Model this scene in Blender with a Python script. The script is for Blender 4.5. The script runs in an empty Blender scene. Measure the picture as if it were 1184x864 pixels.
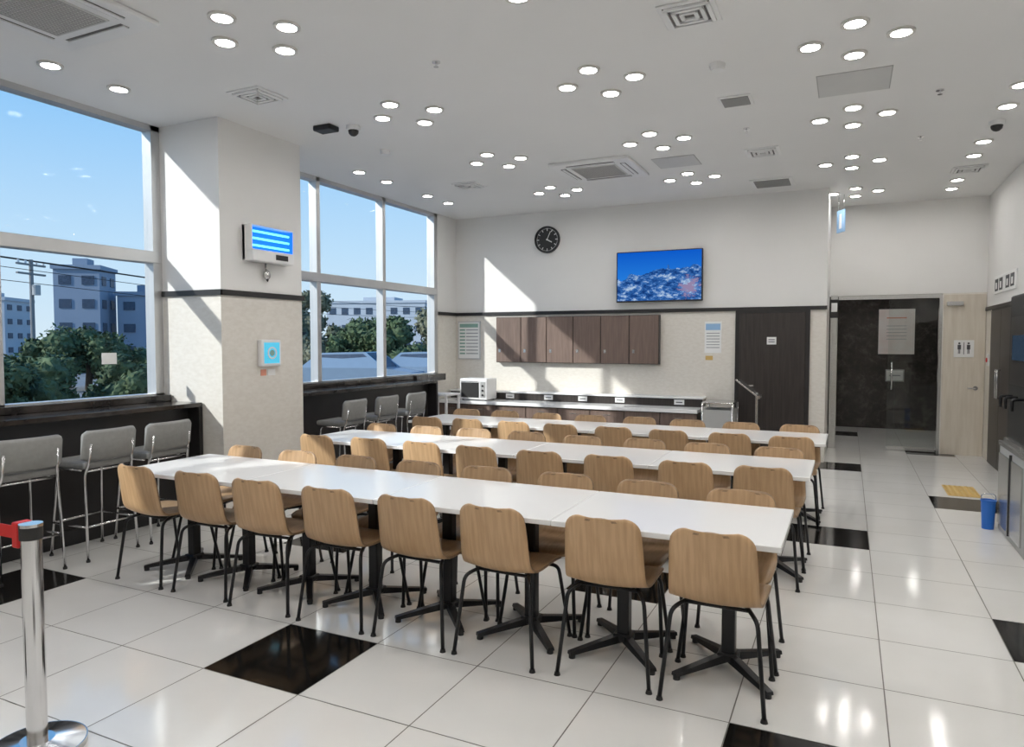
import bpy, bmesh, math, random
from mathutils import Vector, Matrix, noise
random.seed(4)
scene=bpy.context.scene
COL=scene.collection
scene.view_settings.view_transform='Standard'

# ---------------------------------------------------------------- materials
def mat(name,col,rough=.5,metal=0,var=0,vscale=5,vstretch=(1,1,1),col2=None,bump=0,emit=None,es=0,spec=.5,coat=0,rand=0,detail=4):
    m=bpy.data.materials.new(name); m.use_nodes=True
    nt=m.node_tree; b=nt.nodes['Principled BSDF']
    b.inputs['Base Color'].default_value=(*col,1)
    b.inputs['Roughness'].default_value=rough
    b.inputs['Metallic'].default_value=metal
    b.inputs['Specular IOR Level'].default_value=spec
    b.inputs['Coat Weight'].default_value=coat
    b.inputs['Coat Roughness'].default_value=.05
    if emit:
        b.inputs['Emission Color'].default_value=(*emit,1); b.inputs['Emission Strength'].default_value=es
    tc=nt.nodes.new('ShaderNodeTexCoord'); mp=nt.nodes.new('ShaderNodeMapping')
    nt.links.new(tc.outputs['Object'],mp.inputs[0]); mp.inputs['Scale'].default_value=vstretch
    nz=nt.nodes.new('ShaderNodeTexNoise'); nz.inputs['Scale'].default_value=vscale; nz.inputs['Detail'].default_value=detail
    nt.links.new(mp.outputs[0],nz.inputs['Vector'])
    rp=nt.nodes.new('ShaderNodeValToRGB')
    c2=col2 if col2 else tuple(c*(1-var) for c in col)
    rp.color_ramp.elements[0].position=.35; rp.color_ramp.elements[1].position=.65
    rp.color_ramp.elements[0].color=(*c2,1); rp.color_ramp.elements[1].color=(*col,1)
    nt.links.new(nz.outputs['Fac'],rp.inputs[0])
    out=rp.outputs[0]
    if rand:
        oi=nt.nodes.new('ShaderNodeObjectInfo'); hs=nt.nodes.new('ShaderNodeHueSaturation')
        mr=nt.nodes.new('ShaderNodeMapRange'); mr.inputs['To Min'].default_value=1-rand; mr.inputs['To Max'].default_value=1+rand
        nt.links.new(oi.outputs['Random'],mr.inputs['Value']); nt.links.new(mr.outputs[0],hs.inputs['Value'])
        nt.links.new(out,hs.inputs['Color']); out=hs.outputs[0]
    nt.links.new(out,b.inputs['Base Color'])
    if bump:
        bp=nt.nodes.new('ShaderNodeBump'); bp.inputs['Strength'].default_value=bump; bp.inputs['Distance'].default_value=.01
        nt.links.new(nz.outputs['Fac'],bp.inputs['Height']); nt.links.new(bp.outputs[0],b.inputs['Normal'])
    return m

M={}
M['paint']=mat('wall_paint',(.81,.80,.78),.55,var=.02,vscale=2)
M['ceil']=mat('ceiling_paint',(.83,.825,.815),.7,var=.02,vscale=1)
M['stone']=mat('travertine',(.77,.735,.675),.35,vscale=16,vstretch=(1,1,2.2),col2=(.715,.675,.61),detail=10,bump=.04)
M['tile']=mat('porcelain_tile',(.81,.805,.78),.10,vscale=1.3,col2=(.765,.755,.725),detail=6,spec=.6)
M['tileb']=mat('black_tile',(.012,.011,.010),.10,var=.4,vscale=12,spec=.5)
M['grout']=mat('grout',(.22,.21,.19),.8,var=.2)
M['oak']=mat('oak_plywood',(.55,.36,.20),.38,vscale=6,vstretch=(9,.8,.8),col2=(.45,.285,.15),detail=6,rand=.10)
M['ply']=mat('plywood_edge',(.36,.23,.13),.5,vscale=60,var=.3)
M['blackm']=mat('black_steel',(.015,.015,.017),.35,var=.2,metal=.3)
M['blackp']=mat('black_plastic',(.02,.02,.02),.5,var=.2)
M['chrome']=mat('chrome',(.75,.75,.76),.15,metal=1,var=.05)
M['alu']=mat('aluminium_frame',(.60,.60,.60),.38,metal=.6,var=.04)
M['lam']=mat('white_laminate',(.88,.88,.875),.18,var=.01,spec=.5)
M['bmarb']=mat('black_marble',(.05,.042,.038),.12,vscale=4,col2=(.012,.01,.01),detail=12)
M['bpanel']=mat('black_panel',(.02,.018,.018),.4,var=.3)
M['grayl']=mat('gray_leather',(.27,.27,.26),.5,var=.1,vscale=30,bump=.05)
M['brown']=mat('brown_wood_veneer',(.20,.14,.115),.4,vscale=5,vstretch=(8,8,.6),col2=(.15,.105,.085),detail=8)
M['door']=mat('dark_door_veneer',(.038,.030,.027),.4,vscale=5,vstretch=(8,8,.5),col2=(.024,.019,.017))
M['beige']=mat('beige_wood_door',(.70,.64,.55),.4,vscale=4,vstretch=(6,6,.5),col2=(.63,.565,.47))
M['white']=mat('white_plastic',(.82,.82,.82),.35,var=.02)
M['paper']=mat('paper',(.85,.85,.84),.7,var=.03)
M['ink']=mat('printed_ink',(.08,.08,.09),.7,var=.2)
M['inkg']=mat('gray_ink',(.38,.40,.42),.7,var=.2)
M['green']=mat('green_print',(.25,.42,.36),.7,var=.1)
M['pink']=mat('pink_poster',(.86,.76,.72),.6,vscale=4,col2=(.90,.86,.83))
M['bluep']=mat('blue_print',(.30,.50,.75),.6,var=.1)
M['bluebkt']=mat('blue_plastic',(.02,.16,.60),.35,var=.1)
M['red']=mat('red_webbing',(.65,.02,.02),.5,var=.1)
M['yel']=mat('yellow_tactile',(.62,.42,.14),.55,var=.1)
M['steel']=mat('stainless_steel',(.62,.62,.61),.25,metal=.9,var=.08,vstretch=(1,1,20))
M['grayp']=mat('gray_panel',(.42,.42,.41),.6,var=.03)
M['gridw']=mat('grille_white',(.62,.62,.61),.5,var=.03)
M['gridd']=mat('grille_dark',(.16,.155,.15),.6,var=.1)
M['orange']=mat('sticker_orange',(.8,.35,.25),.6,var=.1)
M['rim']=mat('downlight_rim',(.70,.68,.64),.4,var=.03)
M['lamp']=mat('downlight_lens',(1,1,1),.5,emit=(1,.975,.945),es=66)
M['uv']=mat('uv_tube',(.1,.3,1),.5,emit=(.14,.68,1),es=2.0)
M['uvb']=mat('uv_reflector_glow',(.02,.08,.5),.6,emit=(.01,.17,.95),es=1.2,spec=.1)  # emission paints the tubes' blue glow onto the reflector
M['cyan']=mat('cyan_indicator',(.1,.6,.8),.5,emit=(.06,.45,.75),es=.5)
M['dscr']=mat('display_glass',(.02,.03,.05),.1,var=.1,emit=(.03,.06,.10),es=.5)
M['asph']=mat('asphalt',(.25,.25,.25),.9,var=.2,vscale=.3)
M['bldg']=mat('building_bluegray',(.25,.31,.40),.8,var=.08,vscale=.4)
M['bldw']=mat('building_white',(.46,.50,.55),.8,var=.06,vscale=.4)
M['bwin']=mat('building_window',(.07,.10,.15),.45,var=.3,spec=.2)
M['leaf']=mat('foliage',(.12,.17,.07),.8,vscale=3,col2=(.045,.075,.035),detail=8)
M['leaf2']=mat('foliage_dry',(.28,.27,.18),.8,vscale=3,col2=(.10,.12,.07),detail=8)
M['bark']=mat('bark',(.10,.07,.05),.9,var=.4)
M['conc']=mat('concrete_pole',(.25,.25,.25),.8,var=.1)
M['carw']=mat('car_paint',(.25,.33,.42),.2,var=.05,coat=.5)

def veined(name):
    m=bpy.data.materials.new(name); m.use_nodes=True; nt=m.node_tree; b=nt.nodes['Principled BSDF']
    tc=nt.nodes.new('ShaderNodeTexCoord')
    nz=nt.nodes.new('ShaderNodeTexNoise'); nz.inputs['Scale'].default_value=5; nz.inputs['Detail'].default_value=15; nz.inputs['Roughness'].default_value=.75; nz.inputs['Distortion'].default_value=.3
    nt.links.new(tc.outputs['Object'],nz.inputs['Vector'])
    rp=nt.nodes.new('ShaderNodeValToRGB'); e=rp.color_ramp.elements
    e[0].position=.40; e[0].color=(.028,.024,.022,1); e[1].position=.66; e[1].color=(.10,.088,.08,1)
    k=e.new(.52); k.color=(.045,.038,.034,1)
    nt.links.new(nz.outputs['Fac'],rp.inputs[0]); nt.links.new(rp.outputs[0],b.inputs['Base Color'])
    b.inputs['Roughness'].default_value=.15
    return m
M['vmarb']=veined('dark_veined_marble')

def glassmat(name,fac,tint):
    m=bpy.data.materials.new(name); m.use_nodes=True; nt=m.node_tree; nt.nodes.clear()
    o=nt.nodes.new('ShaderNodeOutputMaterial'); mx=nt.nodes.new('ShaderNodeMixShader')
    t=nt.nodes.new('ShaderNodeBsdfTransparent'); t.inputs[0].default_value=(*tint,1)
    g=nt.nodes.new('ShaderNodeBsdfGlossy'); g.inputs['Roughness'].default_value=.02
    mx.inputs[0].default_value=fac
    nt.links.new(t.outputs[0],mx.inputs[1]); nt.links.new(g.outputs[0],mx.inputs[2]); nt.links.new(mx.outputs[0],o.inputs[0])
    return m
M['glass']=glassmat('window_glass',.003,(.96,.98,.98))
M['glassd']=glassmat('door_glass',.03,(.94,.96,.95))

def tvmat():
    m=bpy.data.materials.new('tv_picture'); m.use_nodes=True; nt=m.node_tree; nt.nodes.clear()
    N=nt.nodes.new; L=nt.links.new
    o=N('ShaderNodeOutputMaterial'); em=N('ShaderNodeEmission'); em.inputs[1].default_value=.85
    tc=N('ShaderNodeTexCoord'); sp=N('ShaderNodeSeparateXYZ'); L(tc.outputs['Object'],sp.inputs[0])
    nz=N('ShaderNodeTexNoise'); nz.inputs['Scale'].default_value=3; nz.inputs['Detail'].default_value=10
    L(tc.outputs['Object'],nz.inputs['Vector'])
    n2=N('ShaderNodeTexNoise'); n2.inputs['Scale'].default_value=10; n2.inputs['Detail'].default_value=10; n2.inputs['Roughness'].default_value=.75
    mp=N('ShaderNodeMapping'); mp.inputs['Rotation'].default_value=(0,-.5,0); mp.inputs['Scale'].default_value=(.7,1,1.5); L(tc.outputs['Object'],mp.inputs[0])
    L(mp.outputs[0],n2.inputs['Vector'])
    a=N('ShaderNodeMath'); a.operation='MULTIPLY_ADD'; L(nz.outputs['Fac'],a.inputs[0]); a.inputs[1].default_value=.7; a.inputs[2].default_value=-.22
    ax=N('ShaderNodeMath'); ax.operation='ABSOLUTE'; L(sp.outputs['X'],ax.inputs[0])
    a2=N('ShaderNodeMath'); a2.operation='MULTIPLY_ADD'; L(ax.outputs[0],a2.inputs[0]); a2.inputs[1].default_value=-.18; L(a.outputs[0],a2.inputs[2])
    gt=N('ShaderNodeMath'); gt.operation='GREATER_THAN'; L(a2.outputs[0],gt.inputs[0]); L(sp.outputs['Z'],gt.inputs[1])
    sky=N('ShaderNodeMapRange'); sky.data_type='FLOAT'; sky.inputs['From Min'].default_value=-.3; sky.inputs['From Max'].default_value=.35; L(sp.outputs['Z'],sky.inputs['Value'])
    sr=N('ShaderNodeValToRGB'); sr.color_ramp.elements[0].color=(.03,.30,.90,1); sr.color_ramp.elements[1].color=(.005,.12,.68,1); L(sky.outputs[0],sr.inputs[0])
    rp=N('ShaderNodeValToRGB'); e=rp.color_ramp.elements
    e[0].position=.42; e[0].color=(.01,.05,.22,1); e[1].position=.62; e[1].color=(.58,.74,.92,1)
    k=e.new(.52); k.color=(.04,.18,.55,1)
    L(n2.outputs['Fac'],rp.inputs[0])
    m1=N('ShaderNodeMix'); m1.data_type='RGBA'; L(gt.outputs[0],m1.inputs[0]); L(sr.outputs[0],m1.inputs[6]); L(rp.outputs[0],m1.inputs[7])
    d=N('ShaderNodeVectorMath'); d.operation='DISTANCE'; L(tc.outputs['Object'],d.inputs[0]); d.inputs[1].default_value=(.44,0,-.16)
    lt=N('ShaderNodeMath'); lt.operation='LESS_THAN'
    ad=N('ShaderNodeMath'); ad.operation='MULTIPLY_ADD'; L(n2.outputs['Fac'],ad.inputs[0]); ad.inputs[1].default_value=.7; L(d.outputs['Value'],ad.inputs[2])
    L(ad.outputs[0],lt.inputs[0]); lt.inputs[1].default_value=.46
    mx=N('ShaderNodeMix'); mx.data_type='RGBA'; L(lt.outputs[0],mx.inputs[0]); L(m1.outputs[2],mx.inputs[6]); mx.inputs[7].default_value=(.34,.27,.45,1)
    L(mx.outputs[2],em.inputs[0]); L(em.outputs[0],o.inputs[0])
    return m
M['tv']=tvmat()

# ---------------------------------------------------------------- mesh builder
def fillet(pts,r,n=4):
    pts=[Vector(p) for p in pts]
    if r<=0 or len(pts)<3: return pts
    out=[pts[0]]
    for i in range(1,len(pts)-1):
        a,b,c=pts[i-1],pts[i],pts[i+1]
        d1=(a-b); d2=(c-b); rr=min(r,d1.length*.48,d2.length*.48)
        p1=b+d1.normalized()*rr; p2=b+d2.normalized()*rr
        for k in range(n+1):
            t=k/n; out.append(p1*(1-t)**2+b*2*t*(1-t)+p2*t*t)
    out.append(pts[-1]); return out

class MB:
    def __init__(s): s.bm=bmesh.new(); s.mats=[]
    def merge(s,tb,m,smooth=False):
        m=M[m] if isinstance(m,str) else m
        if m not in s.mats: s.mats.append(m)
        i=s.mats.index(m)
        for f in tb.faces: f.material_index=i; f.smooth=smooth
        me=bpy.data.meshes.new('tmp'); tb.to_mesh(me); s.bm.from_mesh(me); bpy.data.meshes.remove(me); tb.free()
        return s
    def box(s,x0,x1,y0,y1,z0,z1,m,bev=0,R=None,seg=1):
        tb=bmesh.new()
        c=Matrix.Translation(((x0+x1)/2,(y0+y1)/2,(z0+z1)/2))
        if R is not None: c=c@R
        S=Matrix.Diagonal((abs(x1-x0),abs(y1-y0),abs(z1-z0),1))
        bmesh.ops.create_cube(tb,size=1,matrix=c@S)
        if bev>0: bmesh.ops.bevel(tb,geom=tb.edges[:],offset=bev,segments=seg,affect='EDGES',profile=.5)
        return s.merge(tb,m,False)
    def cyl(s,c,r,h,m,axis='Z',seg=24,r2=None,smooth=True):
        tb=bmesh.new()
        R={'Z':Matrix.Identity(4),'Y':Matrix.Rotation(math.pi/2,4,'X'),'X':Matrix.Rotation(math.pi/2,4,'Y')}[axis]
        bmesh.ops.create_cone(tb,cap_ends=True,segments=seg,radius1=r,radius2=r if r2 is None else r2,depth=h,matrix=Matrix.Translation(c)@R)
        s.merge(tb,m,False); return s
    def sph(s,c,r,m,sc=(1,1,1),sub=2):
        tb=bmesh.new(); bmesh.ops.create_icosphere(tb,subdivisions=sub,radius=r,matrix=Matrix.Translation(c)@Matrix.Diagonal((*sc,1)))
        return s.merge(tb,m,True)
    def ring(s,c,ro,ri,h,m,axis='Z',seg=32):
        tb=bmesh.new(); vs=[]
        for k in range(seg):
            a=2*math.pi*k/seg; ca,sa=math.cos(a),math.sin(a)
            row=[]
            for (r,z) in ((ro,-h/2),(ro,h/2),(ri,h/2),(ri,-h/2)):
                p=(r*ca,r*sa,z)
                if axis=='Y': p=(r*ca,z,r*sa)
                if axis=='X': p=(z,r*ca,r*sa)
                row.append(tb.verts.new(Vector(p)+Vector(c)))
            vs.append(row)
        for k in range(seg):
            a=vs[k]; b=vs[(k+1)%seg]
            for j in range(4): tb.faces.new((a[j],b[j],b[(j+1)%4],a[(j+1)%4]))
        bmesh.ops.recalc_face_normals(tb,faces=tb.faces[:])
        return s.merge(tb,m,False)
    def tube(s,pts,r,m,fil=0,seg=8,fn=4):
        pts=fillet(pts,fil,fn); tb=bmesh.new(); rings=[]
        n=len(pts); up=None
        for i,p in enumerate(pts):
            t=(pts[min(i+1,n-1)]-pts[max(i-1,0)]).normalized()
            if up is None:
                up=t.orthogonal().normalized()
            else:
                up=(up-t*up.dot(t)).normalized()
            w=t.cross(up)
            rings.append([tb.verts.new(p+(up*math.cos(2*math.pi*k/seg)+w*math.sin(2*math.pi*k/seg))*r) for k in range(seg)])
        for a,b in zip(rings[:-1],rings[1:]):
            for k in range(seg): tb.faces.new((a[k],a[(k+1)%seg],b[(k+1)%seg],b[k]))
        tb.faces.new(rings[0][::-1]); tb.faces.new(rings[-1])
        bmesh.ops.recalc_face_normals(tb,faces=tb.faces[:])
        return s.merge(tb,m,True)
    def poly(s,vs,m):
        tb=bmesh.new(); tb.faces.new([tb.verts.new(v) for v in vs]); return s.merge(tb,m)
    def mesh(s,name):
        me=bpy.data.meshes.new(name); s.bm.to_mesh(me); s.bm.free()
        for m in s.mats: me.materials.append(m)
        return me
    def obj(s,name,loc=(0,0,0),rz=0,parent=None):
        return inst(s.mesh(name+'_mesh'),name,loc,rz,parent)
def inst(me,name,loc=(0,0,0),rz=0,parent=None):
    o=bpy.data.objects.new(name,me); o.location=loc; o.rotation_euler=(0,0,rz); COL.objects.link(o)
    if parent: o.parent=parent
    return o

# ---------------------------------------------------------------- room dims
XL,XR,YB,YF,YC,ZC=-5.85,1.72,10.13,-4.0,11.62,3.6
ZT=2.05
YM=14.6
# floor
fb=MB(); fb.box(XL-.2,XR+.2,YF-.2,YM+.2,-.12,-.003,'grout')
tbw=bmesh.new(); tbb=bmesh.new(); g=.0028
def cl(v,a,b): return max(a,min(b,v))
for i in range(-12,6):
    for j in range(-14,24):
        x0=-.42+.6*i; y0=2.4+.6*j
        xa,xb=cl(x0+g,XL,XR),cl(x0+.6-g,XL,XR); ya,yb=cl(y0+g,YF,YM),cl(y0+.6-g,YF,YM)
        if xb-xa<.01 or yb-ya<.01: continue
        blk=(i%4==0 and j%6==0) or (i%4==2 and j%6==3)
        t=tbb if blk else tbw
        t.faces.new([t.verts.new(p) for p in ((xa,ya,0),(xb,ya,0),(xb,yb,0),(xa,yb,0))])
fb.merge(tbw,'tile'); fb.merge(tbb,'tileb'); fb.obj('floor')
# ceiling
MB().box(XL-.2,XR+.2,YF-.2,YC+.2,ZC,ZC+.15,'ceil').obj('ceiling')
# left wall
Y1,Y2,PY0,PY1,Y3=.70,9.55,4.61,5.65,9.55
w=MB()
w.box(XL-.2,XL,YF,Y1,0,ZT,'stone').box(XL-.2,XL,YF,Y1,ZT,ZC,'paint')
w.box(XL-.2,XL,Y1,Y3,0,1.05,'stone')
w.box(XL-.2,XL,Y3,YB+.2,0,ZT,'stone').box(XL-.2,XL,Y3,YB+.2,ZT,ZC,'paint')
w.box(XL-.2,XL,PY0,PY1,1.05,ZC,'paint')
w.obj('wall_left')
# pillar
MB().box(XL,-5.10,PY0,PY1,0,ZT,'stone').box(XL,-5.10,PY0,PY1,ZT,ZC,'paint').obj('pillar')
t=MB(); t.box(XL,-5.08,PY0-.02,PY0,ZT-.03,ZT+.02,'bpanel').box(-5.10,-5.08,PY0-.02,PY1+.02,ZT-.03,ZT+.02,'bpanel').obj('trim_1')
# back wall
w=MB()
w.box(XL,-.26,YB,YB+.2,0,ZT,'stone').box(XL,-.26,YB,YB+.2,ZT,ZC,'paint')
w.box(-.46,-.26,YB+.2,YC,0,ZT,'stone').box(-.46,-.26,YB+.2,YC,ZT,ZC,'paint')
w.obj('wall_back')
t=MB(); t.box(XL,-.255,YB-.03,YB,ZT-.03,ZT+.02,'bpanel').box(XL,XL+.03,Y3,YB,ZT-.03,ZT+.02,'bpanel').obj('trim_2')
# corridor end wall
w=MB()
w.box(-.26,XR,YC,YC+.2,2.28,ZC,'paint'); w.box(1.20,XR,YC,YC+.2,0,2.28,'stone')
w.obj('wall_corridor')
w=MB()
w.box(-.46,-.26,YC,YM,0,2.7,'vmarb').box(-.46,XR+.2,YM,YM+.2,0,2.7,'vmarb').box(-.46,XR+.2,YC+.2,YM+.2,2.6,2.75,'ceil')
w.box(XR-.02,XR,YC+.2,YM,0,2.6,'vmarb')
w.obj('wall_lobby')
# right / front walls
w=MB(); w.box(XR,XR+.2,YF,YM,0,ZT,'stone').box(XR,XR+.2,YF,YM,ZT,ZC,'paint').obj('wall_right')
w=MB(); w.box(XL-.2,XR+.2,YF-.2,YF,0,ZT,'stone').box(XL-.2,XR+.2,YF-.2,YF,ZT,ZC,'paint').obj('wall_front')
MB().box(XR-.02,XR,YF,YC,ZT-.03,ZT+.02,'bpanel').obj('trim_3')

# windows
def window(name,y0,y1,mulls):
    b=MB(); xa,xb=XL-.13,XL-.01
    for y in mulls: b.box(xa,xb,y-.035,y+.035,1.05,ZC,'alu',.004)
    b.box(xa-.0,xb+.008,y0,y1,2.33,2.44,'alu',.006)
    b.box(xa,xb,y0,y1,ZC-.05,ZC,'alu').box(xa,xb,y0,y1,1.05,1.11,'alu')
    b.box(xa,xb,y0,y0+.06,1.05,ZC,'alu').box(xa,xb,y1-.09,y1,1.05,ZC,'alu')
    o=b.obj(name)
    MB().box(XL-.08,XL-.07,y0+.03,y1-.03,1.08,ZC-.03,'glass').obj('glass',parent=o)
window('window_1',Y1,PY0,[1.82,3.17])
window('window_2',PY1,Y3,[6.80,8.15])
MB().box(-.001,.001,-.07,.07,-.05,.05,'paper').obj('window_sticker',(XL-.065,4.10,1.45))

# bar counters
def bar(y0,y1,endn):
    b=MB(); L=y1-y0
    b.box(0,.50,0,L,1.0,1.04,'bmarb',.004)
    b.box(0,.10,0,L,1.04,1.10,'bmarb',.004)
    b.box(0,.36,0,L,0,1.0,'bpanel')
    b.box(.36,.50,L-.04,L,0,1.0,'bpanel').box(.36,.50,0,.04,0,1.0,'bpanel')
    b.box(.36,.375,0,L,0,.12,'blackp')
    b.obj('bar_counter',(XL+.001,y0,0))
bar(Y1,PY0-.01,1); bar(PY1+.01,8.72,1)
MB().box(XL,XL+.14,8.73,9.55,1.0,1.10,'bmarb').obj('trim_5')

# ---------------------------------------------------------------- dining chair
def catmull(P,n):
    out=[]
    for i in range(len(P)-1):
        p0=P[max(i-1,0)];p1=P[i];p2=P[i+1];p3=P[min(i+2,len(P)-1)]
        for k in range(n):
            t=k/n
            out.append(tuple(.5*((2*p1[j])+(-p0[j]+p2[j])*t+(2*p0[j]-5*p1[j]+4*p2[j]-p3[j])*t*t+(-p0[j]+3*p1[j]-3*p2[j]+p3[j])*t**3) for j in range(len(p1))))
    out.append(tuple(P[-1])); return out
def chair_mesh():
    P=[(.235,.420,.192,.0),(.215,.438,.200,.0),(.13,.450,.206,.004),(.02,.444,.206,.010),(-.09,.438,.203,.014),(-.155,.450,.199,.018),
       (-.196,.495,.195,.022),(-.215,.56,.192,.026),(-.232,.65,.188,.028),(-.247,.73,.182,.028),(-.258,.790,.175,.026)]
    S=catmull(P,4); d=[0]
    for a,b in zip(S[:-1],S[1:]): d.append(d[-1]+math.hypot(b[0]-a[0],b[1]-a[1]))
    T=d[-1]
    def at(s):
        for i in range(len(d)-1):
            if d[i]<=s<=d[i+1]+1e-9:
                f=(s-d[i])/max(1e-9,d[i+1]-d[i]); return [S[i][k]*(1-f)+S[i+1][k]*f for k in range(4)]
        return list(S[-1])
    ss=[0,.002,.008,.018,.032,.05]+[.05+(T-.10)*k/22 for k in range(1,22)]+[T-.05,T-.032,T-.018,T-.008,T-.002,T]
    R=.065; tb=bmesh.new(); G=[]
    for s in ss:
        y,z,hw,dish=at(s); y2,z2=at(min(s+.005,T))[:2]; y1,z1=at(max(s-.005,0))[:2]
        ty,tz=y2-y1,z2-z1; l=math.hypot(ty,tz); ny,nz=-tz/l,ty/l
        if (nz*1+ny*1)<0: ny,nz=-ny,-nz
        e=min(s,T-s)
        if e<R: hw=hw-R+math.sqrt(max(0,R*R-(R-e)**2))
        row=[]
        for k in range(13):
            u=-1+2*k/12; o=dish*u*u
            row.append(tb.verts.new((u*hw,y+ny*o,z+nz*o)))
        G.append(row)
    for a,b in zip(G[:-1],G[1:]):
        for k in range(12): tb.faces.new((a[k],a[k+1],b[k+1],b[k]))
    bmesh.ops.recalc_face_normals(tb,faces=tb.faces[:])
    bmesh.ops.solidify(tb,geom=tb.faces[:],thickness=.012)
    bmesh.ops.recalc_face_normals(tb,faces=tb.faces[:])
    b=MB(); b.merge(tb,'oak',True)
    b.bm.faces.ensure_lookup_table()
    b.mats.append(M['ply'])
    for f in b.bm.faces:
        L=sorted(e.calc_length() for e in f.edges)
        if len(f.edges)==4 and abs(L[0]-.012)<.0012 and abs(L[1]-.012)<.0012 and L[3]>.014: f.material_index=1; f.smooth=False
    for sx in (-1,1):
        b.tube([(sx*.10,.0,.425),(sx*.15,-.11,.422),(sx*.185,-.165,.40),(sx*.222,-.212,.012)],.010,'blackm',.05)
        b.tube([(sx*.10,.0,.425),(sx*.15,.13,.427),(sx*.185,.19,.40),(sx*.222,.262,.012)],.010,'blackm',.05)
        for y in (-.212,.262): b.cyl((sx*.222,y,.008),.016,.016,'blackp',seg=12,r2=.012)
    b.tube([(-.15,-.09,.421),(.15,-.09,.421)],.009,'blackm'); b.tube([(-.15,.10,.424),(.15,.10,.424)],.009,'blackm')
    b.tube([(-.10,-.02,.424),(.10,-.02,.424)],.012,'blackm')
    return b.mesh('dining_chair_mesh')
CH=chair_mesh()
# ---------------------------------------------------------------- table
TL=1.056
def table_mesh():
    b=MB(); h=TL/2-.0015
    b.box(-h,h,-.375,.375,.703,.73,'lam',.003)
    b.box(-h+.05,h-.05,-.30,.30,.688,.703,'blackp')
    for x in (-TL/4,TL/4):
        b.box(x-.15,x+.15,-.15,.15,.675,.69,'blackm')
        b.box(x-.032,x+.032,-.032,.032,.05,.68,'blackm',.008,seg=2)
        b.box(x-.05,x+.05,-.05,.05,.045,.085,'blackm',.008)
        for sx in (-1,1):
            for sy in (-1,1):
                ang=math.atan2(sy*.24,sx*.215); L=math.hypot(.215,.24)
                tb=bmesh.new()
                pr=[(0,.045,.085,.026),(L,.018,.035,.019)]
                vs=[]
                for (d,z0,z1,hw) in pr:
                    for (yy,zz) in ((-hw,z0),(hw,z0),(hw*.8,z1),(-hw*.8,z1)):
                        vs.append(tb.verts.new((x+d*math.cos(ang)-yy*math.sin(ang),d*math.sin(ang)+yy*math.cos(ang),zz)))
                for q in ((0,1,2,3),(7,6,5,4),(0,4,5,1),(1,5,6,2),(2,6,7,3),(3,7,4,0)): tb.faces.new([vs[k] for k in q])
                bmesh.ops.recalc_face_normals(tb,faces=tb.faces[:]); b.merge(tb,'blackm')
                b.cyl((x+.95*L*math.cos(ang),.95*L*math.sin(ang),.011),.017,.022,'blackp',seg=12)
    return b.mesh('dining_table_mesh')
TM=table_mesh()
for r,(y0,xr) in enumerate(((3.14,-.235),(4.85,-.20),(6.50,-.15))):
    yc=y0+.375
    for k in range(4): inst(TM,'dining_table',(xr-TL*(k+.5),yc,0))
    for k in range(8):
        x=xr-TL*(k+.5)/2
        j=lambda a: random.uniform(-a,a)
        inst(CH,'dining_chair',(x+j(.015),y0+.15+j(.02),0),j(.05))
        inst(CH,'dining_chair',(x+j(.02),y0+.75-.13+j(.03),0),math.pi+j(.06))

# ---------------------------------------------------------------- bar stool (faces -Y local; back at +Y)
def stool_mesh():
    b=MB()
    b.box(-.20,.20,-.20,.18,.67,.725,'grayl',.022,seg=3)
    tb=bmesh.new(); G=[]
    for i in range(13):
        u=-1+2*i/12; row=[]
        hz=.0 if abs(u)<.95 else .02
        for (dy,z) in ((0,.745),(-.004,.735),(.03,.728),(.048,.75),(.066,.93),(.054,.955),(.024,.953),(.012,.93)):
            e=.014 if abs(u)==1 else 0
            zz=.84+(z-.84)*(1-hz*8)
            row.append(tb.verts.new((u*.215,.180+dy-.035*u*u+(e if dy<.03 else -e),zz)))
        G.append(row)
    for a,c in zip(G[:-1],G[1:]):
        for k in range(8): tb.faces.new((a[k],a[(k+1)%8],c[(k+1)%8],c[k]))
    tb.faces.new(G[0][::-1]); tb.faces.new(G[-1]); bmesh.ops.recalc_face_normals(tb,faces=tb.faces[:]); b.merge(tb,'grayl',True)
    for sx in (-1,1):
        b.tube([(sx*.17,.212,.86),(sx*.175,.19,.70),(sx*.19,.165,.64),(sx*.205,.20,.012)],.010,'chrome',.05)
        b.tube([(sx*.17,.10,.66),(sx*.175,-.15,.66),(sx*.205,-.20,.012)],.010,'chrome',.05)
        b.tube([(sx*.197,.18,.25),(sx*.197,-.187,.25)],.008,'chrome')
        for y in (-.2,.2): b.cyl((sx*.205,y,.008),.014,.016,'blackp',seg=12)
    b.tube([(-.197,-.187,.25),(.197,-.187,.25)],.010,'chrome'); b.tube([(-.197,.18,.25),(.197,.18,.25)],.008,'chrome')
    b.tube([(-.175,.16,.655),(.175,.16,.655)],.009,'chrome'); b.tube([(-.175,-.12,.66),(.175,-.12,.66)],.009,'chrome')
    return b.mesh('bar_stool_mesh')
SM=stool_mesh()
for y in (1.80,2.33,2.86,3.42,3.93): inst(SM,'bar_stool',(-5.15,y,0),-math.pi/2+random.uniform(-.06,.06))
for y in (6.30,6.92,7.54): inst(SM,'bar_stool',(-5.13,y,0),-math.pi/2+random.uniform(-.06,.06))

# ---------------------------------------------------------------- back wall things
b=MB(); x0,x1,z0,z1=-5.06,-2.45,1.27,1.985
b.box(x0,x1,-.10,0,z0,z1,'bpanel'); n=6; wd=(x1-x0)/n
for k in range(n):
    b.box(x0+k*wd+.006,x0+(k+1)*wd-.006,-.118,-.10,z0+.008,z1-.008,'brown',.003)
    b.box(x0+k*wd+.05,x0+k*wd+.085,-.124,-.118,z0+.16,z0+.21,'steel')
b.obj('wall_cabinet',(0,YB,0))
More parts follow.
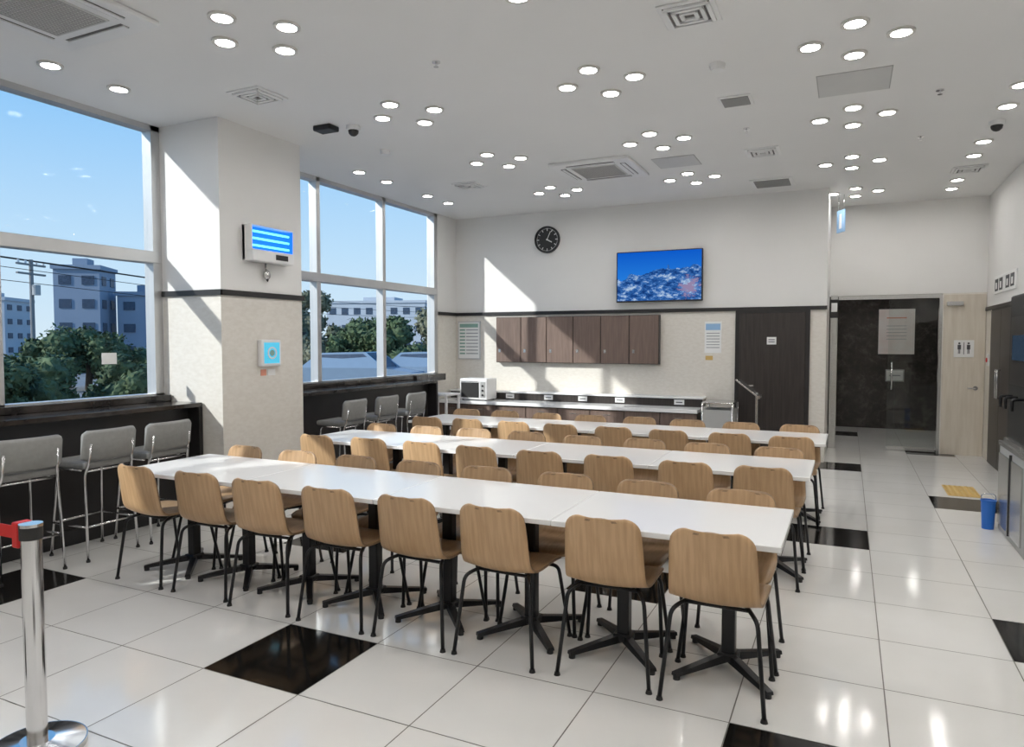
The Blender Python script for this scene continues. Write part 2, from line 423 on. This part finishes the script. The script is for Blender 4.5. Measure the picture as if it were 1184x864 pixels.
# TV
b=MB(); b.box(-.62,.62,-.045,0,-.365,.365,'blackp',.006); b.box(-.2,.2,0,.058,-.2,.2,'blackp')
tv=b.obj('television',(-2.465,YB-.06,2.535))
sc=MB(); sc.poly([(-.605,-.0465,-.345),(.605,-.0465,-.345),(.605,-.0465,.352),(-.605,-.0465,.352)],'tv'); sc.obj('screen',parent=tv)
# clock
b=MB(); b.ring((0,-.02,0),.205,.185,.05,'blackp','Y',48); b.cyl((0,-.012,0),.19,.02,'blackp','Y',48)
for k in range(12):
    a=k*math.pi/6
    R=Matrix.Rotation(a,4,'Y'); c=Vector((math.sin(a)*.155,0,math.cos(a)*.155))
    b.box(c.x-.006,c.x+.006,-.026,-.022,c.z-.02,c.z+.02,'paper',R=R)
    for q in range(1,5):
        a2=a+q*math.pi/30; c=Vector((math.sin(a2)*.17,0,math.cos(a2)*.17)); b.box(c.x-.0025,c.x+.0025,-.026,-.022,c.z-.006,c.z+.006,'paper',R=Matrix.Rotation(a2,4,'Y'))
for a,L,wd in ((math.radians(118),.09,.008),(math.radians(25),.135,.005)):
    b.box(math.sin(a)*L/2-wd,math.sin(a)*L/2+wd,-.032,-.028,math.cos(a)*L/2-L/2,math.cos(a)*L/2+L/2,'paper',R=Matrix.Rotation(a,4,'Y'))
b.cyl((0,-.03,0),.014,.012,'paper','Y',16)
b.obj('wall_clock',(-4.22,YB,3.17))
# framed board
b=MB(); b.box(-.21,.21,-.025,0,-.31,.31,'alu',.004); b.box(-.19,.19,-.028,-.025,-.29,.29,'paper'); b.box(-.17,.17,-.030,-.028,.21,.27,'green')
for r in range(8):
    z=.17-r*.055; b.box(-.17,-.07,-.030,-.028,z-.012,z+.012,'green'); b.box(-.05,.17,-.030,-.028,z-.008,z+.008,'inkg')
b.obj('notice_board',(-5.60,YB,1.62))
# wall notice
b=MB(); b.box(-.115,.115,-.006,0,-.22,.22,'paper'); b.box(-.10,.10,-.008,-.006,.10,.19,'bluep')
for r in range(6): b.box(-.09,.09,-.008,-.006,.05-r*.04,.062-r*.04,'inkg')
b.box(-.10,0,-.006,0,-.32,-.26,'yel'); b.obj('wall_notice',(-1.71,YB,1.66))
# door 1 (dark)
b=MB(); b.box(-.475,.475,-.03,0,0,2.03,'bpanel'); b.box(-.42,.42,-.045,-.03,.01,1.985,'door',.003)
b.box(-.06,.06,-.048,-.045,1.56,1.66,'paper'); b.box(-.04,.04,-.049,-.048,1.59,1.60,'ink'); b.box(-.04,.04,-.049,-.048,1.62,1.63,'ink')
b.cyl((-.34,-.07,1.0),.012,.05,'steel','Y',12); b.tube([(-.34,-.095,1.0),(-.22,-.095,1.0)],.009,'steel')
b.obj('door_1',(-.932,YB,0))
# back service counter
b=MB(); cx0,cx1=-5.82,-1.80
b.box(cx0,cx1,-.60,0,.08,.64,'door'); b.box(cx0-.01,cx1+.01,-.66,0,.64,.69,'lam',.004); b.box(cx0,cx1,-.24,0,.69,.80,'door'); b.box(cx0-.01,cx1+.01,-.26,0,.80,.825,'lam',.003)
b.box(cx0+.05,cx1-.05,-.56,0,0,.08,'blackp')
nd=8; dw=(cx1-cx0)/nd
for k in range(nd):
    b.box(cx0+k*dw+.006,cx0+(k+1)*dw-.006,-.615,-.60,.10,.625,'brown',.003); b.box(cx0+k*dw+.2,cx0+k*dw+.3,-.625,-.615,.56,.57,'steel')
for x in (-4.75,-4.1,-3.55,-2.98,-2.12):
    b.box(x-.07,x+.07,-.246,-.24,.715,.785,'paper'); b.box(x-.045,x+.045,-.248,-.246,.742,.755,'ink')
b.obj('service_counter',(0,YB-.001,0))
# toaster oven on counter
b=MB(); b.box(-.24,.24,-.17,.17,.015,.34,'white',.02,seg=2); b.box(-.21,.10,-.18,-.17,.05,.28,'blackp',.004); b.box(.13,.21,-.176,-.17,.05,.29,'grayp')
b.tube([(-.19,-.18,.295),(-.19,-.205,.295),(.08,-.205,.295),(.08,-.18,.295)],.007,'steel')
for z in (.09,.16,.23): b.cyl((.17,-.18,z),.016,.02,'blackp','Y',14)
for x in (-.2,.2):
    for y in (-.13,.13): b.cyl((x,y,.0085),.015,.015,'blackp',seg=10)
b.obj('toaster_oven',(-5.20,YB-.45,.69))
# white side table in corner
b=MB(); b.box(-.2,.2,-.2,.2,.80,.83,'white',.004)
for x in (-.18,.18):
    for y in (-.18,.18): b.box(x-.015,x+.015,y-.015,y+.015,0,.80,'white')
b.box(-.18,.18,-.18,.18,.30,.32,'white'); b.obj('side_table',(-5.45,9.0,0))
# steel tray cart
b=MB(); b.box(-.20,.20,-.25,.25,.78,.80,'steel',.004); b.box(-.19,.19,-.24,.24,.12,.135,'steel'); b.box(-.19,.19,-.235,.24,.30,.70,'grayp',.005)
for x in (-.19,.19):
    for y in (-.24,.24): b.tube([(x,y,.05),(x,y,.79)],.014,'steel'); b.cyl((x,y,.03),.03,.025,'blackp','X',14)
b.obj('tray_cart',(-1.53,YB-.45,0))
# lectern stand
b=MB()
R=Matrix.Rotation(math.radians(38),4,'Y')
b.box(-.19,.19,-.16,.16,.975,.995,'steel',.003,R=R)
b.box(.085,.115,-.015,.015,.02,.93,'steel',.004); b.box(-.06,.16,-.15,.15,0,.02,'steel',.004)
b.tube([(.10,0,.90),(0,0,.97)],.012,'steel'); b.box(.135,.155,-.16,.16,.86,.90,'steel')
b.obj('lectern',(-1.17,YB-.42,0))

# ---------------------------------------------------------------- lobby / glass door
b=MB(); b.box(-.05,.05,-.05,.05,0,2.28,'steel',.006); b.box(-.055,.055,-.058,-.05,1.95,2.22,'bpanel'); b.box(-.04,.04,-.06,-.058,2.04,2.17,'paper')
b.obj('door_post',(-.195,YC-.06,0))
b=MB(); b.box(-.14,1.20,YC+.04,YC+.10,2.22,2.28,'steel')
b.box(1.16,1.20,YC+.02,YC+.12,0,2.22,'steel')
o=b.obj('door_2')
MB().box(.53,1.15,YC+.065,YC+.075,.01,2.21,'glassd').box(.53,1.15,YC+.06,YC+.08,.01,.07,'steel').obj('glass_panel',parent=o)
MB().tube([(.58,YC+.0,.9),(.58,YC+.0,1.3)],.012,'chrome').tube([(.58,YC+.065,.95),(.58,YC+.0,.95)],.008,'chrome').tube([(.58,YC+.065,1.25),(.58,YC+.0,1.25)],.008,'chrome').obj('handle',parent=o)
# beige door
b=MB(); b.box(-.25,.25,-.02,0,0,2.26,'beige',.004); b.box(-.12,.12,-.026,-.02,1.38,1.62,'paper')
for cx in (-.055,.055):
    b.cyl((cx,-.027,1.575),.014,.003,'ink','Y',14); b.box(cx-.02,cx+.02,-.029,-.026,1.49,1.555,'ink'); b.box(cx-.012,cx-.003,-.029,-.026,1.43,1.49,'ink'); b.box(cx+.003,cx+.012,-.029,-.026,1.43,1.49,'ink')
b.box(-.004,.004,-.029,-.026,1.42,1.59,'ink')
b.cyl((.15,-.04,.95),.012,.05,'steel','Y',12); b.tube([(.15,-.065,.95),(.05,-.065,.95)],.010,'steel'); b.cyl((.15,-.022,.95),.03,.01,'steel','Y',16)
b.box(-.22,-.02,-.07,-.02,2.10,2.16,'steel',.006)
b.obj('door_3',(1.46,YC,0))
# poster + sign on marble wall
b=MB(); b.box(-.29,.29,-.012,0,-.41,.41,'pink'); b.box(-.16,.16,-.014,-.012,.24,.26,'orange')
for r in range(5): b.box(-.16,.16,-.014,-.012,.10-r*.06,.108-r*.06,'inkg')
b.obj('wall_poster',(.79,YM,1.78))
b=MB(); b.box(-.15,.15,-.012,0,-.11,.11,'grayp'); b.box(-.13,.13,-.014,-.012,-.09,.09,'paper'); b.box(-.09,.09,-.016,-.014,-.01,.01,'inkg'); b.obj('wall_sign',(.78,YM,.98))
MB().box(.775,.785,YM-.004,YM,0,.86,'blackp').box(.775,.785,YM-.004,YM,1.1,1.36,'blackp').obj('trim_4')
# hanging restroom sign
b=MB(); b.box(-.008,.008,-.10,.10,-.15,.15,'bluep'); b.box(-.011,.011,-.03,.03,-.10,.10,'paper'); b.tube([(0,-.07,.15),(0,-.07,.35)],.004,'steel'); b.tube([(0,.07,.15),(0,.07,.35)],.004,'steel')
b.obj('hanging_sign',(-.12,10.75,ZC-.35),.5)

# ---------------------------------------------------------------- right side
b=MB(); b.box(-.02,0,-.68,.68,0,2.03,'blackp'); b.box(-.03,-.02,-.66,-.005,.01,2.0,'door',.002); b.box(-.03,-.02,.005,.66,.01,2.0,'door',.002)
b.tube([(-.03,-.06,.9),(-.06,-.06,.9),(-.06,-.06,1.25),(-.03,-.06,1.25)],.009,'steel'); b.tube([(-.03,.06,.9),(-.06,.06,.9),(-.06,.06,1.25),(-.03,.06,1.25)],.009,'steel')
b.obj('door_4',(XR,10.42,0))
b=MB(); b.box(-.02,0,-.65,.65,-.11,.11,'paper',.003)
for y in (-.48,-.2,.2,.48): b.box(-.023,-.02,y-.10,y+.10,-.075,.075,'ink')
for y in (-.48,-.2,.2,.48): b.box(-.025,-.023,y-.04,y+.04,-.05,.03,'paper')
b.obj('wall_sign',(XR,10.35,2.32))
b=MB(); b.box(-.02,0,-.06,.06,-.08,.08,'white',.004); b.cyl((-.025,0,.0),.03,.012,'red','X',16); b.obj('fire_alarm_button',(XR,11.36,1.35))
# water dispenser
b=MB(); b.box(0,.52,-.55,.45,0,.72,'grayp',.006); b.box(-.01,.52,-.56,.46,.72,.76,'steel',.004)
b.box(.04,.52,-.50,.42,.76,1.98,'blackp',.01); b.box(.03,.04,-.40,.32,1.25,1.80,'bpanel'); b.box(.02,.03,-.3,.2,1.45,1.65,'dscr')
b.box(-.02,0,-.05,-.045,.05,.70,'blackp'); b.box(0,.04,-.3,.3,.76,.80,'steel')
for y in (-.2,.05,.25): b.tube([(.04,y,1.15),(-.04,y,1.15),(-.04,y,1.06)],.012,'blackm',.02)
b.box(-.012,-.0,-.45,-.02,.06,.66,'steel',.002); b.box(-.012,0,.02,.42,.06,.66,'steel',.002)
b.obj('water_dispenser',(1.19,6.75,0))
b=MB(); b.cyl((0,0,.12),.045,.24,'bluebkt',seg=24,r2=.055); b.ring((0,0,.242),.06,.05,.01,'bluebkt'); b.tube([(-.055,0,.24),(-.05,0,.30),(.05,0,.30),(.055,0,.24)],.004,'steel',.03); b.obj('bucket',(1.11,7.14,0))
# tactile paving
b=MB(); b.box(-.15,.15,-.3,.3,0,.004,'yel')
for i in range(6):
    for j in range(12): b.cyl((-.125+i*.05,-.275+j*.05,.006),.016,.005,'yel',seg=8,r2=.011)
b.obj('tactile_paving',(1.12,8.80,0))

# ---------------------------------------------------------------- pillar devices
b=MB(); b.box(0,.05,-.27,.27,-.17,.17,'white',.01); b.box(0,.14,-.27,.27,-.17,-.06,'white',.012,seg=2); b.box(0,.13,-.27,.27,.155,.17,'white',.004)
b.box(.0,.13,-.27,-.262,-.08,.16,'white'); b.box(.0,.13,.262,.27,-.08,.16,'white'); b.box(.05,.055,-.26,.26,-.06,.152,'uvb')
b.box(.055,.125,-.262,-.258,-.06,.152,'uvb'); b.box(.055,.125,.258,.262,-.06,.152,'uvb')
for z in (-.02,.045,.11): b.tube([(.085,-.25,z),(.085,.25,z)],.011,'uv')
b.box(.14,.143,.02,.18,-.14,-.09,'blackp')
b.tube([(.03,0,-.17),(.03,0,-.24)],.01,'steel'); b.sph((.04,0,-.28),.045,'steel',(.6,1,1.1))
b.tube([(.04,-.02,-.30),(.05,.0,-.34),(.04,.02,-.30)],.008,'blackp')
b.obj('insect_light_trap',(-5.10,5.13,2.52))
b=MB(); b.box(0,.06,-.13,.13,-.13,.13,'white',.015,seg=2); b.box(.06,.063,-.10,.10,-.10,.10,'cyan'); b.ring((.065,0,.0),.06,.045,.006,'white','X'); b.cyl((.064,0,0),.03,.006,'green','X',20)
b.box(0,.004,-.09,-.02,-.22,-.16,'orange'); b.box(0,.004,.0,.10,-.22,-.16,'paper')
b.obj('air_quality_monitor',(-5.10,5.16,1.49))

# ---------------------------------------------------------------- ceiling
b=MB(); b.ring((0,0,-.007),.084,.061,.014,'rim'); b.cyl((0,0,-.004),.061,.006,'lamp',seg=28)
DL=b.mesh('downlight_mesh')
pos=[]
for X in (-3.52,-1.76,0.0):
    for k in range(-3,4):
        Y=3.5+1.765*k
        for dx,dy in ((.27,0),(-.27,0),(0,.27),(0,-.27)): pos.append((X+dx,Y+dy))
for dx,dy in ((.27,0),(-.27,0),(0,.27),(0,-.27)): pos.append((.05+dx,10.56+dy))
for Y in (6.73,7.28,8.45,9.04,10.3,10.85,4.9,5.5,3.2,3.7,1.4,1.9): pos.append((1.18,Y))
for Y in (3.24,3.77,1.5,2.0,6.8,7.35,8.3,8.85,-1,-.5): pos.append((-5.24,Y))
for p in pos: inst(DL,'downlight',(p[0],p[1],ZC))
for p in ((.2,12.7),(1.1,12.7),(.2,13.9),(1.1,13.9)): inst(DL,'downlight',(p[0],p[1],2.6))  # added unseen lights that brighten the lobby and its poster
def cassette(x,y,s):
    b=MB(); h=s/2
    b.box(-h,h,-h,h,-.035,0,'white',.01,seg=2)
    b.box(-h*.56,h*.56,-h*.56,h*.56,-.042,-.035,'gridw')
    for k in range(19):
        q=-h*.52+k*h*1.04/18
        b.box(q-.004,q+.004,-h*.52,h*.52,-.046,-.042,'grayp'); b.box(-h*.52,h*.52,q-.004,q+.004,-.0455,-.042,'grayp')
    for s4 in range(4):
        R=Matrix.Rotation(s4*math.pi/2,4,'Z'); c=R@Vector((0,h*.76,0))
        if s4%2==0: b.box(c.x-h*.6,c.x+h*.6,c.y-.03,c.y+.03,-.038,-.034,'gridd')
        else: b.box(c.x-.03,c.x+.03,c.y-h*.6,c.y+h*.6,-.038,-.034,'gridd')
        if s4%2==0: b.box(c.x-h*.6,c.x+h*.6,c.y-.012,c.y+.022,-.046,-.036,'white')
        else: b.box(c.x-.012,c.x+.022,c.y-h*.6,c.y+h*.6,-.046,-.036,'white')
    b.obj('ceiling_air_conditioner',(x,y,ZC))
cassette(-4.37,2.66,.90); cassette(-2.63,7.88,.92)
def diffuser(x,y,s,dark=False):
    b=MB(); h=s/2
    b.box(-h,h,-h,h,-.012,0,'white',.004)
    b.box(-h*.82,h*.82,-h*.82,h*.82,-.0135,-.012,'gridd')
    if dark:
        for k in range(9):
            q=-h*.75+k*h*1.5/8; b.box(-h*.8,h*.8,q-.006,q+.006,-.018,-.0135,'grayp' )
    else:
        for f in (.75,.5,.25):
            for sg in (-1,1):
                b.box(-h*f,h*f,sg*h*f-.012,sg*h*f+.012,-.026,-.0135,'white'); b.box(sg*h*f-.012,sg*h*f+.012,-h*f,h*f,-.026,-.0135,'white')
    b.obj('air_diffuser',(x,y,ZC))
diffuser(-4.37,4.36,.34); diffuser(-.91,4.42,.34); diffuser(-.88,6.16,.26,True); diffuser(-.85,7.91,.34); diffuser(-4.41,7.98,.34); diffuser(1.22,9.72,.34)
diffuser(-.90,9.50,.50,True)
for x,y,s in ((0,6.13,.50),(-1.76,7.95,.45)):
    MB().box(-s/2,s/2,-s/2,s/2,-.006,0,'gridw').box(-s/2-.008,s/2+.008,-s/2-.008,s/2+.008,-.003,0,'grayp').obj('access_panel',(x,y,ZC))
def detector(x,y,m,name):
    b=MB(); b.cyl((0,0,-.012),.055,.024,m,seg=24); b.cyl((0,0,-.034),.045,.022,m,seg=24,r2=.05); b.obj(name,(x,y,ZC))
for x,y in ((-.89,5.31),(-4.42,6.17)): detector(x,y,'white','smoke_detector')
def dome(x,y):
    b=MB(); b.cyl((0,0,-.02),.065,.04,'white',seg=24); b.sph((0,0,-.045),.05,'blackp'); b.obj('dome_camera',(x,y,ZC))
dome(-4.19,5.36); dome(1.18,7.75)
b=MB(); b.box(-.10,.10,-.07,.07,-.05,0,'blackp',.012,seg=2); b.obj('wireless_access_point',(-4.42,5.25,ZC))
for x,y in ((-2.7,4.4),(-2.7,2.9),(-.9,7.0),(.6,8.0),(.62,6.6)):
    MB().cyl((0,0,-.004),.03,.008,'chrome',seg=16).cyl((0,0,-.02),.008,.03,'chrome',seg=8).cyl((0,0,-.036),.018,.003,'chrome',seg=12).obj('sprinkler_head',(x,y,ZC))

# ---------------------------------------------------------------- stanchion
def post(loc,belt):
    b=MB(); b.cyl((0,0,.012),.17,.024,'steel',seg=48); b.cyl((0,0,.034),.165,.02,'chrome',seg=48,r2=.06); b.cyl((0,0,.44),.036,.84,'chrome',seg=32)
    b.cyl((0,0,.862),.040,.05,'blackp',seg=32); b.cyl((0,0,.892),.041,.012,'chrome',seg=32)
    if belt:
        b.box(-.075,-.038,-.03,.03,.80,.90,'red',.004)
        b.box(-1.6,-.07,-.002,.002,.825,.875,'red')
    b.obj('stanchion_post',loc)
post((-2.84,1.63,0),True); post((-4.50,1.63,0),False)

# ---------------------------------------------------------------- outside
MB().box(-220,XL-.25,-120,220,-.6,-.15,'asph').obj('ground_outside')
def blob(name,loc,n,rad,hgt,m,trunk=True,sz=.8,leaf=.07,nl=260):
    b=MB()
    if trunk: b.tube([(0,0,0),(.1,0,hgt*.3),(0,.05,hgt*.55)],.12,'bark')
    for k in range(n):
        a=random.uniform(0,6.28); rr=rad*math.sqrt(random.random()); r=sz*random.uniform(.5,1); z=random.uniform(.3*hgt if trunk else .1,max(.3,hgt-r*1.1))
        tb=bmesh.new()
        bmesh.ops.create_icosphere(tb,subdivisions=3,radius=r*.85)
        c=Vector((rr*math.cos(a),rr*math.sin(a),z)); off=Vector((random.random()*50,0,0))
        for v in tb.verts:
            nn=noise.fractal((v.co+off)*5.0,1.0,2.2,5)
            v.co=v.co*(1+.3*nn)+c
            if v.co.z<0.02: v.co.z=.02
        for q in range(nl):
            d=Vector((random.gauss(0,1),random.gauss(0,1),random.gauss(0,1))).normalized()
            nn=noise.fractal((d*r+off)*5.0,1.0,2.2,5)
            p=c+d*r*(1+.3*nn)*random.uniform(.82,1.15)
            if p.z<.05: continue
            u=Vector((random.gauss(0,1),random.gauss(0,1),random.gauss(0,1))).normalized(); w_=u.cross(d).normalized()
            s1=leaf*random.uniform(.6,1.3)
            tb.faces.new([tb.verts.new(p+u*s1),tb.verts.new(p+w_*s1*.5),tb.verts.new(p-u*s1),tb.verts.new(p-w_*s1*.5)])
        b.merge(tb,m,False)
    b.obj(name,loc)
G0=-.15
for k in range(9):
    blob('shrub',(-13.5+random.uniform(-1,1),3.5+k*.95,G0),12,.9,1.5+random.uniform(-.2,.1)+(.25 if k in(5,6) else 0),'leaf',False,.45)
blob('tree',(-18.5,20.5,G0),26,1.5,3.8,'leaf2',True,.55,.10)
blob('tree',(-15.5,20.6,G0),24,1.2,2.7,'leaf',True,.5,.10)
blob('tree',(-22,22.5,G0),24,1.5,3.9,'leaf2',True,.6,.10)
blob('tree',(-14.0,24.5,G0),22,1.4,3.1,'leaf2',True,.55,.10)
blob('tree',(-25,16.5,G0),20,1.8,2.4,'leaf',True,.6,.10)
for k in range(8): blob('tree',(-44+random.uniform(-2,2)+k*3.5,20+k*5.5,G0),12,2.8,2.0,'leaf',False,.9,.2,120)
def building(loc,sx,sy,h,m,fl,rz=0):
    b=MB(); b.box(-sx/2,sx/2,-sy/2,sy/2,0,h,m); b.box(-sx/2-.15,sx/2+.15,-sy/2-.15,sy/2+.15,h,h+.35,m); b.box(-sx/5,sx/8,-sy/5,sy/5,h+.3,h+1.0,m)
    fh=h/fl
    for f in range(fl):
        z=f*fh+fh*.35
        nx=int(sx/1.7); ny=int(sy/1.7)
        for i in range(nx):
            x=-sx/2+(i+.5)*sx/nx; b.box(x-.45,x+.45,-sy/2-.06,-sy/2,z,z+fh*.38,'bwin')
        for i in range(ny):
            y=-sy/2+(i+.5)*sy/ny; b.box(sx/2,sx/2+.06,y-.45,y+.45,z,z+fh*.38,'bwin')
    b.obj('office_building',loc,rz)
building((-57.6,38.0,G0),3.4,3.8,7.6,'bldg',4,.65)
building((-55.2,42.2,G0),3.8,4.4,5.6,'bldg',3,.6)
building((-86,46,G0),5.5,6,6.2,'bldw',4,.6)
building((-80,34,G0),5,5,5.0,'bldg',3,.6)
building((-60,84,G0),14,10,7.0,'bldw',3,.3)
building((-44,92,G0),10,10,5.4,'bldw',3,.3)
building((-36,72,G0),7,6,4.2,'bldw',2,.3)
b=MB(); b.cyl((0,0,2.9),.11,5.8,'conc',seg=14,r2=.09)
for z in (5.5,5.05): b.box(-.06,.06,-.9,.9,z,z+.09,'conc')
for y in (-.8,-.35,.35,.8): b.cyl((0,y,5.66),.05,.15,'white',seg=8)
b.cyl((.25,0,4.3),.18,.5,'grayp',seg=14)
b.obj('utility_pole',(-36.6,21.4,G0),.35)
b=MB()
for y,z in ((-.8,5.6),(-.35,5.6),(.35,5.6),(.8,5.1),(0,4.5)):
    b.tube([Vector((-36.6,21.4+y*.9,z))+Vector((-3*t*1.0,26*t,-1.2*math.sin(math.pi*min(t/2,1))*.5)) for t in (-1,-.5,0,.5,1,1.5,2)],.018,'blackp',seg=5)
b.obj('power_lines')
def car_mesh():
    b=MB(); prof=[(-2.1,.35),(-2.15,.75),(-1.9,.95),(-1.3,1.0),(-.8,1.42),(.6,1.45),(1.2,1.0),(2.0,.88),(2.15,.55),(2.1,.3)]
    tb=bmesh.new(); G=[[tb.verts.new((x,s*(.85 if z<1.1 else .68),z)) for x,z in prof] for s in (-1,1)]
    for k in range(len(prof)): k2=(k+1)%len(prof); tb.faces.new((G[0][k],G[0][k2],G[1][k2],G[1][k]))
    tb.faces.new(G[0][::-1]); tb.faces.new(G[1]); bmesh.ops.recalc_face_normals(tb,faces=tb.faces[:]); b.merge(tb,'carw')
    for s in (-1,1):
        b.poly([(-1.15,s*.80,1.03),(-.75,s*.71,1.37),(.55,s*.71,1.40),(1.05,s*.80,1.03)],'bwin')
        for x in (-1.35,1.35): b.cyl((x,s*.78,.32),.32,.2,'blackp','Y',20); b.cyl((x,s*.885,.32),.18,.02,'steel','Y',16)
    b.poly([(-1.33,-.7,1.02),(-.84,-.62,1.40),(-.84,.62,1.40),(-1.33,.7,1.02)],'bwin'); b.poly([(.64,-.62,1.43),(1.18,-.7,1.03),(1.18,.7,1.03),(.64,.62,1.43)],'bwin')
    return b.mesh('car_mesh')
CM=car_mesh()
for x,y,r in ((-13.2,16.8,.3),(-11.6,18.6,.3)): inst(CM,'parked_car',(x,y,G0),r)

# ---------------------------------------------------------------- light
W=bpy.data.worlds.new('World'); scene.world=W; W.use_nodes=True; nt=W.node_tree; nt.nodes.clear()
o=nt.nodes.new('ShaderNodeOutputWorld'); bg=nt.nodes.new('ShaderNodeBackground'); tc=nt.nodes.new('ShaderNodeTexCoord'); sp=nt.nodes.new('ShaderNodeSeparateXYZ'); rp=nt.nodes.new('ShaderNodeValToRGB')
nt.links.new(tc.outputs['Generated'],sp.inputs[0]); nt.links.new(sp.outputs['Z'],rp.inputs[0]); nt.links.new(rp.outputs[0],bg.inputs[0]); nt.links.new(bg.outputs[0],o.inputs[0])
e=rp.color_ramp.elements; e[0].position=0; e[0].color=(.46,.54,.61,1); e[1].position=.8; e[1].color=(.05,.19,.50,1)
k=e.new(.12); k.color=(.35,.49,.63,1); k=e.new(.35); k.color=(.13,.34,.62,1)
bg.inputs[1].default_value=1.6
s=bpy.data.lights.new('sun','SUN'); s.energy=4; s.angle=.02; s.color=(1,.975,.94)
so=bpy.data.objects.new('sun',s); COL.objects.link(so); so.location=(-20,-20,20)
so.rotation_euler=Vector((.80,1,-.70)).to_track_quat('-Z','Y').to_euler()

# ---------------------------------------------------------------- camera
c=bpy.data.cameras.new('camera'); c.sensor_width=36; c.lens=24.75; c.clip_end=500
co=bpy.data.objects.new('camera',c); COL.objects.link(co); co.location=(0,0,1.6)
co.rotation_euler=(math.radians(90-2.6),0,math.radians(25.5))
scene.camera=co
